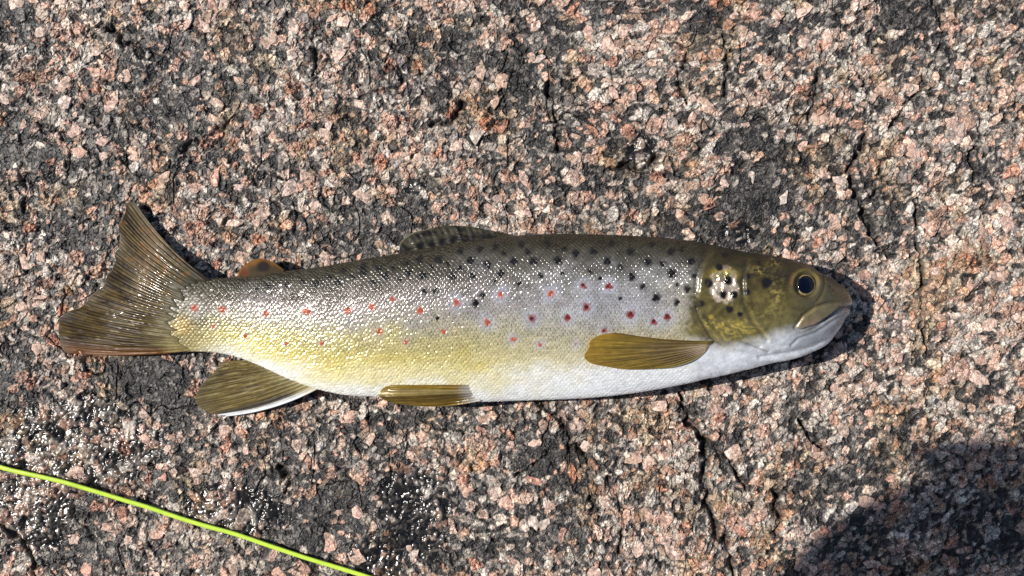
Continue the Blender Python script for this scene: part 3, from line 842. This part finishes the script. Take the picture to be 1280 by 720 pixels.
def col_caudal(U_, V_, T_, R_, ray):
    n = streak(T_, R_, 46, 2001); n2 = fbm(U_ / 9, V_ / 9, 2031, 3)
    c = np.zeros(U_.shape + (3,), np.float32) + np.array([.095, .078, .032], np.float32)
    c = mixc(c, (.17, .14, .065), sst(.48, .78, n)); c = mixc(c, (.030, .023, .010), sst(.50, .28, n) * .8)
    fork = np.cos(2 * math.pi * 24 * T_ * (1 + (R_ > .38) * 1.0)) + .5 * (n - .5)
    c = mixc(c, (.028, .021, .010), sst(-.35, -.95, fork) * .8); c = mixc(c, (.20, .165, .085), sst(.55, 1.0, fork) * .45)
    c = mixc(c, (.30, .15, .04), sst(.58, .75, n2) * sst(.45, .15, T_) * .8)
    c = mixc(c, (.20, .085, .02), sst(.90, 1, T_) * .85)
    c = mixc(c, (.10, .08, .03), sst(.16, 0, T_) * .7)
    c = mixc(c, (.055, .045, .025), sst(.93, 1, R_) * .5)
    root_c = np.stack([np.interp(T_, [0, .25, .5, .75, 1], [a_[k_] for a_ in ((.035, .031, .016), (.10, .09, .055), (.165, .15, .10), (.24, .20, .095), (.34, .27, .10))]) for k_ in range(3)], -1)
    rm = sst(.30, .02, R_ + .30 * (n - .5) + .12 * (n2 - .5))[..., None]
    c = c * np.array([.86, .72, .52], np.float32)
    c = c + (root_c * (.75 + .5 * fbm(U_ / 3, V_ / 3, 2051, 2))[..., None] - c) * rm
    c = mixc(c, (.19, .105, .035), np.exp(-((R_ - .62 + .25 * T_) / .10) ** 2) * sst(.6, .3, T_) * .5)
    return c, np.full(U_.shape, .05), .46 - .30 * sst(.48, .62, fbm(U_ / 30, V_ / 12, 2071, 3)) * sst(.35, .6, T_)
fin('tail_fin', [(264, 351), (240, 360), (224, 378), (218, 402), (222, 424), (240, 438)],
    [(168, 251), (158, 253), (150, 268), (146, 296), (140, 323), (130, 348), (116, 367), (94, 384), (72, 400), (73, 420), (77, 441)],
    lambda U_, V_, T_, R_: (lambda pl, zb: pl + (zb - pl) * (1 - sst(0, .85, R_)) - .7 * sst(.05, 0, R_))(
        11.0 + 3 * np.sin(T_ * 5.0) * R_ + 4 * (1 - T_) * R_ + 1.4 * np.sin(T_ * 21 + R_ * 4) * R_,
        (body_z(U_[:, :1], V_[:, :1]) + .7) * np.ones_like(R_)),
    col_caudal, 24, 400, 100, thick=1.4, corr=0.6, bow0=-7, bow1=-5, ragged=.05, seed=11, mat=M_TAIL, rootnoise=16.0)

def col_dorsal(U_, V_, T_, R_, ray):
    n = streak(T_, R_, 20, 2101)
    c = np.zeros(U_.shape + (3,), np.float32) + np.array([.055, .05, .032], np.float32)
    c = mixc(c, (.018, .016, .012), sst(.5, .3, n)); c = mixc(c, (.15, .14, .10), sst(.6, .85, n) * .5)
    sp = [(540, 306, 4), (552, 303, 4), (565, 302, 4.4), (578, 305, 3.5), (560, 308, 4), (590, 300, 4), (604, 297, 3.5), (612, 296, 4), (525, 308, 4), (575, 294, 3), (548, 311, 3)]
    c = splat(c, U_.astype(np.float32), V_.astype(np.float32), sp, (.012, .01, .01), .85, 1, .6)
    c = mixc(c, (.34, .29, .17), sst(.93, 1, R_) * sst(.45, .2, T_) * .8)
    return c, np.full(U_.shape, .1), np.full(U_.shape, .22)
fin('dorsal_fin', [(500, 322), (535, 316), (570, 309), (600, 304), (630, 300), (650, 298)],
    [(499, 319), (500, 305), (511, 293.5), (535, 286), (561, 282), (589, 283.5), (613, 288), (646, 294.5)],
    lambda U_, V_, T_, R_: f_zc(U_) + 6 * (1 - R_) - 4 * R_ + 2.0 * np.sin(T_ * 9 + 2) * R_, col_dorsal, 11, 140, 40, thick=1.6, corr=.7, seed=21)

def col_adipose(U_, V_, T_, R_, ray):
    n = fbm(U_ / 6, V_ / 6, 2201, 3)
    c = np.zeros(U_.shape + (3,), np.float32) + np.array([.060, .042, .020], np.float32)
    c = mixc(c, (.22, .095, .014), sst(.55, .95, R_) * .9)
    c = splat(c, U_.astype(np.float32), V_.astype(np.float32), [(329, 333, 7.5)], (.018, .011, .006), .95, 1, .4)
    c = splat(c, U_.astype(np.float32), V_.astype(np.float32), [(306, 340, 5.5)], (.13, .035, .008), .9, 1, .5)
    return c * (0.8 + 0.4 * n)[..., None], np.full(U_.shape, .0), np.full(U_.shape, 1.0)
fin('adipose_fin', [(297, 352), (315, 350), (335, 346), (356, 342)], [(297, 347), (299, 339), (309, 329), (325, 323), (340, 327), (355, 337)],
    lambda U_, V_, T_, R_: f_zc(U_) + 5 - 2 * R_, col_adipose, 3, 60, 24, thick=3.0, corr=.1, seed=31)

def col_anal(U_, V_, T_, R_, ray):
    n = streak(T_, R_, 26, 2301); n2 = streak(T_, R_, 60, 2331)
    c = np.zeros(U_.shape + (3,), np.float32) + np.array([.20, .145, .035], np.float32)
    c = mixc(c, (.36, .29, .13), sst(.5, .75, n) * .9); c = mixc(c, (.065, .042, .012), sst(.5, .3, n2) * .85)
    c = mixc(c, (.10, .08, .035), sst(.7, 1, R_) * .5 * sst(.85, .7, T_))
    c = mixc(c, (.035, .033, .035), sst(.80, .86, T_) * sst(.94, .89, T_) * .9 * sst(.1, .35, R_))
    c = mixc(c, (.56, .57, .58), sst(.90, .94, T_ + .045 * sst(.6, 1, R_)))
    c = mixc(c, (.42, .36, .16), sst(.3, 0, R_) * .6)
    fk = np.cos(2 * math.pi * 14 * T_ * (1 + (R_ > .5))) + .7 * (n - .5)
    c = mixc(c, (.035, .025, .009), sst(-.4, -.95, fk) * .7 * sst(.9, .8, T_))
    return c, np.full(U_.shape, .02), np.full(U_.shape, .75)
fin('anal_fin', [(322, 452), (338, 458), (355, 466), (370, 473), (392, 482), (398, 486)],
    [(274, 453), (270, 462), (258, 474), (249, 485), (243, 495), (246, 506), (260, 516), (282, 521)],
    lambda U_, V_, T_, R_: (f_zc(U_) - 4) * (1 - R_) + 9 * R_ + 1.5 * np.sin(T_ * 8) * R_, col_anal, 14, 200, 90, thick=1.5, corr=.7, bow0=2, bow1=-6, ragged=.03, seed=41)

def col_pelvic(U_, V_, T_, R_, ray):
    n = streak(T_, R_, 14, 2401, 3)
    c = np.zeros(U_.shape + (3,), np.float32) + np.array([.26, .165, .025], np.float32)
    c = mixc(c, (.10, .06, .012), sst(.5, .3, n) * .85); c = mixc(c, (.42, .30, .08), sst(.55, .8, n) * .7)
    c = mixc(c, (.46, .36, .16), np.exp(-((T_ - .40) / .07) ** 2) * .8)
    c = mixc(c, (.11, .07, .015), np.exp(-((T_ - .62) / .14) ** 2) * .7)
    c = mixc(c, (.60, .60, .58), sst(.28, .02, R_) * .85)
    return c, np.full(U_.shape, .05), np.full(U_.shape, .22)
def z_pelvic(U_, V_, T_, R_):
    vb = f_bot(U_)
    return body_z(U_, np.minimum(V_, vb - 6)) * 1.0 - 3.0 + 5.2 * sst(0, .16, R_) - 10 * sst(.45, 1, T_) * sst(0, .4, R_) + 3.5 * np.exp(-((T_ - .40) / .16) ** 2) * sst(.05, .4, R_) * sst(1.02, .8, R_)
fin('pelvic_fin', [(594, 481), (598, 487), (602, 494), (601, 501)], [(500, 481), (486, 482), (476, 488), (473, 493.5), (480, 499), (494, 504.5), (510, 506.5)],
    z_pelvic, col_pelvic, 8, 120, 90, thick=1.3, corr=.6, bow0=0, bow1=-4, seed=51)

def col_pect(U_, V_, T_, R_, ray):
    n = streak(T_, R_, 18, 2501, 4); n2 = fbm(U_ / 4, V_ / 4, 2531, 3)
    c = np.zeros(U_.shape + (3,), np.float32) + np.array([.25, .165, .022], np.float32)
    fk = np.cos(2 * math.pi * 11 * T_ * (1 + (R_ > .5))) + .7 * (n - .5)
    c = mixc(c, (.05, .028, .008), sst(-.45, -.95, fk) * .85 * sst(.08, .25, T_)); c = c * (.7 + .6 * n)[..., None]; c = mixc(c, (.36, .24, .04), sst(.52, .75, n) * .6)
    c = mixc(c, (.42, .25, .03), sst(.72, .95, R_) * sst(.7, .3, T_) * (.3 + .7 * n2))
    c = mixc(c, (.14, .10, .055), np.exp(-((R_ - .38) / .2) ** 2) * .65)
    c = mixc(c, (.10, .062, .018), sst(.1, 0, T_) * .8)
    c = mixc(c, (.46, .36, .27), sst(.34, .06, R_) * .85 * sst(.12, .4, T_))
    c = mixc(c, (.36, .30, .10), sst(.8, 1, T_) * .6)
    return c, np.full(U_.shape, .02), np.full(U_.shape, .7)
fin('pectoral_fin', [(892, 426), (891, 429), (889, 433), (884, 440)],
    [(768, 415.5), (746, 420), (733, 431), (728, 442), (735, 452), (757, 459), (788, 462.5), (820, 461)],
    lambda U_, V_, T_, R_: body_z(U_, V_) - 1.5 + 3.0 * sst(0, .05, R_) + 4.0 * sst(0.05, .35, R_) + 2.0 * sst(.7, 1, R_) * (1 - T_) - 1.5 * sst(.8, 1, T_), col_pect, 11, 160, 110, thick=1.4, corr=.75, bow0=-3, bow1=-6, ragged=.03, seed=61)

# ---- eye
def dome(name, cu, cv, z0, rx, ry, height, mat, parent, nr=14, na=48, tilt=(0, 0), r_in=0.0):
    r = np.linspace(max(r_in, 0.001), 1, nr); a = np.linspace(0, 2 * math.pi, na, endpoint=False)
    R_, A_ = np.meshgrid(r, a, indexing='ij')
    u = cu + rx * R_ * np.cos(A_); v = cv + ry * R_ * np.sin(A_)
    z = z0 + height * np.sqrt(np.maximum(0, 1 - (R_ * .985) ** 2)) + tilt[0] * (u - cu) + tilt[1] * (v - cv)
    co = world_xyz(u, v, z).reshape(-1, 3)
    # underside ring closes the shape
    ub = world_xyz(u[-1], v[-1], z[-1] - 4).reshape(-1, 3)
    co = np.concatenate([co, ub])
    f = grid_faces(nr + 1, na, wrap=True)
    return make_mesh(name, co, f, mat, True, None, parent=parent)
M_IRIS = mat_plain('iris', (.30, .22, .10), .3, .1, 900, 1.6)
M_PUPIL = mat_plain('pupil', (.002, .003, .012), .08, 0.0, 500, .3)
M_PUPIL.node_tree.nodes['Principled BSDF'].inputs['Specular IOR Level'].default_value = 0.22
ez = float(body_z(np.array([EYE[0]]), np.array([EYE[1]]))[0])
tz = (float(body_z(np.array([EYE[0] + 12.]), np.array([EYE[1]]))[0]) - float(body_z(np.array([EYE[0] - 12.]), np.array([EYE[1]]))[0])) / 24 * .8
tv = (float(body_z(np.array([EYE[0]]), np.array([EYE[1] + 12.]))[0]) - float(body_z(np.array([EYE[0]]), np.array([EYE[1] - 12.]))[0])) / 24 * .8
eye = dome('eye', EYE[0], EYE[1] + .5, ez - 4.5, 12.4, 13.2, 3.2, M_IRIS, root, tilt=(tz, tv))
pupil = dome('pupil', EYE[0] + .3, EYE[1], ez - 3.9, 10.6, 11.4, 3.9, M_PUPIL, eye, tilt=(tz, tv))

# ------------------------------------------------------------------ fly line
M_LINE = mat_plain('line_coating', (.46, .66, .06), .42, .1, 250, .5)
tl = np.linspace(0, 1, 260)
lp = np.array(LINE, float)
sl = np.concatenate([[0], np.cumsum(np.hypot(*np.diff(lp, axis=0).T))]); sl /= sl[-1]
lu = curve(list(zip(sl, lp[:, 0])), tl); lv = curve(list(zip(sl, lp[:, 1])), tl) + 0.8 * (fbm(tl * 9, tl * 0, 61, 2) - .5) * 2
rad = 2.9
raw = np.array([rock_h(a + np.linspace(-4, 4, 9), b + np.linspace(-4, 4, 9)).max() for a, b in zip(lu, lv)])
k = 41
env = np.array([raw[max(0, i - k // 2):i + k // 2 + 1].max() for i in range(len(raw))])
env = np.convolve(np.pad(env, 30, mode='edge'), np.ones(61) / 61, 'valid')
lz = env + rad * .9
tu = np.gradient(lu); tv_ = np.gradient(lv); tn = np.hypot(tu, tv_)
nu, nv_ = -tv_ / tn, tu / tn
aa = np.linspace(0, 2 * math.pi, 20, endpoint=False)
Lu = lu[:, None] + nu[:, None] * rad * np.cos(aa); Lv = lv[:, None] + nv_[:, None] * rad * np.cos(aa); Lz = lz[:, None] + rad * np.sin(aa)[None]
lco = world_xyz(Lu, Lv, Lz).reshape(-1, 3)
line = make_mesh('fly_line', lco, grid_faces(260, 20, wrap=True), M_LINE, True, None)
line['label'] = 'bright lime-green fly fishing line stretched across the granite'
line['category'] = 'fishing line'

# ------------------------------------------------------------------ photographer (out of shot; only the shadow of the head falls on the slab)
M_CLOTH = mat_plain('dark_jacket', (.05, .06, .075), .8, 0, 60, 1)
M_TROUSER = mat_plain('trousers', (.07, .065, .05), .85, 0, 60, 1)
M_FACE = mat_plain('face_skin', (.45, .27, .19), .5, 0, 60, .4)
M_CAP = mat_plain('hat_wool', (.06, .07, .05), .85, 0, 90, 1)
def pt(u, v, z):
    return ((u - 640) * S, (360 - v) * S, z * S)
def skin_object(name, verts, edges, radii, mat, parent, root_i=0, sub=2):
    me = bpy.data.meshes.new(name)
    me.from_pydata([pt(*v) for v in verts], edges, [])
    me.materials.append(mat)
    o = bpy.data.objects.new(name, me); COL.objects.link(o); o.parent = parent
    sk = o.modifiers.new('skin', 'SKIN'); sk.use_smooth_shade = True
    lay = me.skin_vertices[0].data if me.skin_vertices else None
    if lay is None:
        bpy.context.view_layer.objects.active = o
        lay = me.skin_vertices[0].data
    for i, r in enumerate(radii):
        rr = r if isinstance(r, tuple) else (r, r)
        lay[i].radius = (rr[0] * S, rr[1] * S)
        lay[i].use_root = (i == root_i)
    sb = o.modifiers.new('smooth', 'SUBSURF'); sb.levels = sub; sb.render_levels = sub
    return o
person = bpy.data.objects.new('person', None); COL.objects.link(person)
person['label'] = 'person in dark jacket and woollen hat kneeling over the rock, casting the shadow'
person['category'] = 'person'
HU, HV, HZ = -495.0, 676.0, 1900.0
V = [(-600, 2050, 1350), (-590, 1650, 1600), (-575, 1250, 1830), (-565, 1010, 1900), (-560, 860, 1900), (HU, HV, HZ - 40),
     (-180, 1180, 1830), (-970, 1180, 1830), (80, 1620, 1150), (-1240, 1620, 1150), (-60, 1390, 560), (-1120, 1390, 560),
     (-380, 2000, 1250), (-250, 1400, 300), (-280, 2100, 180), (-290, 2600, 160), (-820, 2000, 1250), (-950, 1400, 300), (-920, 2100, 180), (-910, 2600, 160)]
E = [(0, 1), (1, 2), (2, 3), (3, 4), (4, 5), (2, 6), (2, 7), (6, 8), (7, 9), (8, 10), (9, 11), (0, 12), (12, 13), (13, 14), (14, 15), (0, 16), (16, 17), (17, 18), (18, 19)]
Rr = [480, 450, 470, 230, 190, 300, 230, 230, 160, 160, 110, 110, 300, 220, 170, 120, 300, 220, 170, 120]
figure = skin_object('body', V, E, Rr, M_CLOTH, person)
for sgn, (wu, wv_, wz) in ((1, (-60, 1390, 560)), (-1, (-1120, 1390, 560))):
    hv = [(wu, wv_, wz), (wu, wv_ - 150, wz - 120)]
    he = [(0, 1)]; hr_ = [95, 120]
    for q, (du_, ln) in enumerate(((-110, 230), (-40, 270), (35, 285), (105, 255))):
        b0 = len(hv)
        hv += [(wu + du_, wv_ - 300, wz - 180), (wu + du_ * 1.1, wv_ - 300 - ln * .5, wz - 230), (wu + du_ * 1.15, wv_ - 300 - ln * .8, wz - 330)]
        he += [(1, b0), (b0, b0 + 1), (b0 + 1, b0 + 2)]; hr_ += [38, 32, 26]
    b0 = len(hv)
    hv += [(wu - sgn * 150, wv_ - 170, wz - 160), (wu - sgn * 210, wv_ - 290, wz - 230)]
    he += [(1, b0), (b0, b0 + 1)]; hr_ += [40, 32]
    skin_object('hand', hv, he, hr_, M_FACE, person, 0, 1)
def ball(name, c, r, mat, parent, half=False, brim=0):
    nr_, na_ = 24, 40
    a = np.linspace(0, 2 * math.pi, na_, endpoint=False); t = np.linspace(0.02, math.pi * (0.52 if half else 0.98), nr_)
    TT, AA = np.meshgrid(t, a, indexing='ij')
    x = c[0] + r[0] * np.sin(TT) * np.cos(AA); y = c[1] + r[1] * np.sin(TT) * np.sin(AA); z = c[2] + r[2] * np.cos(TT)
    if brim:
        k = sst(math.pi * .48, math.pi * .52, TT) * np.clip(-np.sin(AA), 0, 1) ** .7
        y = y - brim * k; z = z - 40 * k
    co = np.stack([(x - 640) * S, (360 - y) * S, z * S], -1).reshape(-1, 3)
    return make_mesh(name, co, grid_faces(nr_, na_, wrap=True), mat, True, None, parent)
head = ball('head', (HU, HV - 20, HZ), (250, 330, 330), M_FACE, person)
ball('nose', (HU + 255, HV - 20, HZ - 110), (60, 42, 60), M_FACE, head)
for dv_ in (-95, 95):
    ball('eye', (HU + 222, HV - 20 + dv_, HZ - 10), (28, 34, 28), M_PUPIL, head)
for dv_ in (-325, 325):
    ball('ear', (HU - 10, HV - 20 + dv_, HZ - 60), (70, 30, 95), M_FACE, head)
ball('woollen_hat', (HU, HV - 10, HZ + 60), (285, 365, 320), M_CAP, person, True, 0)
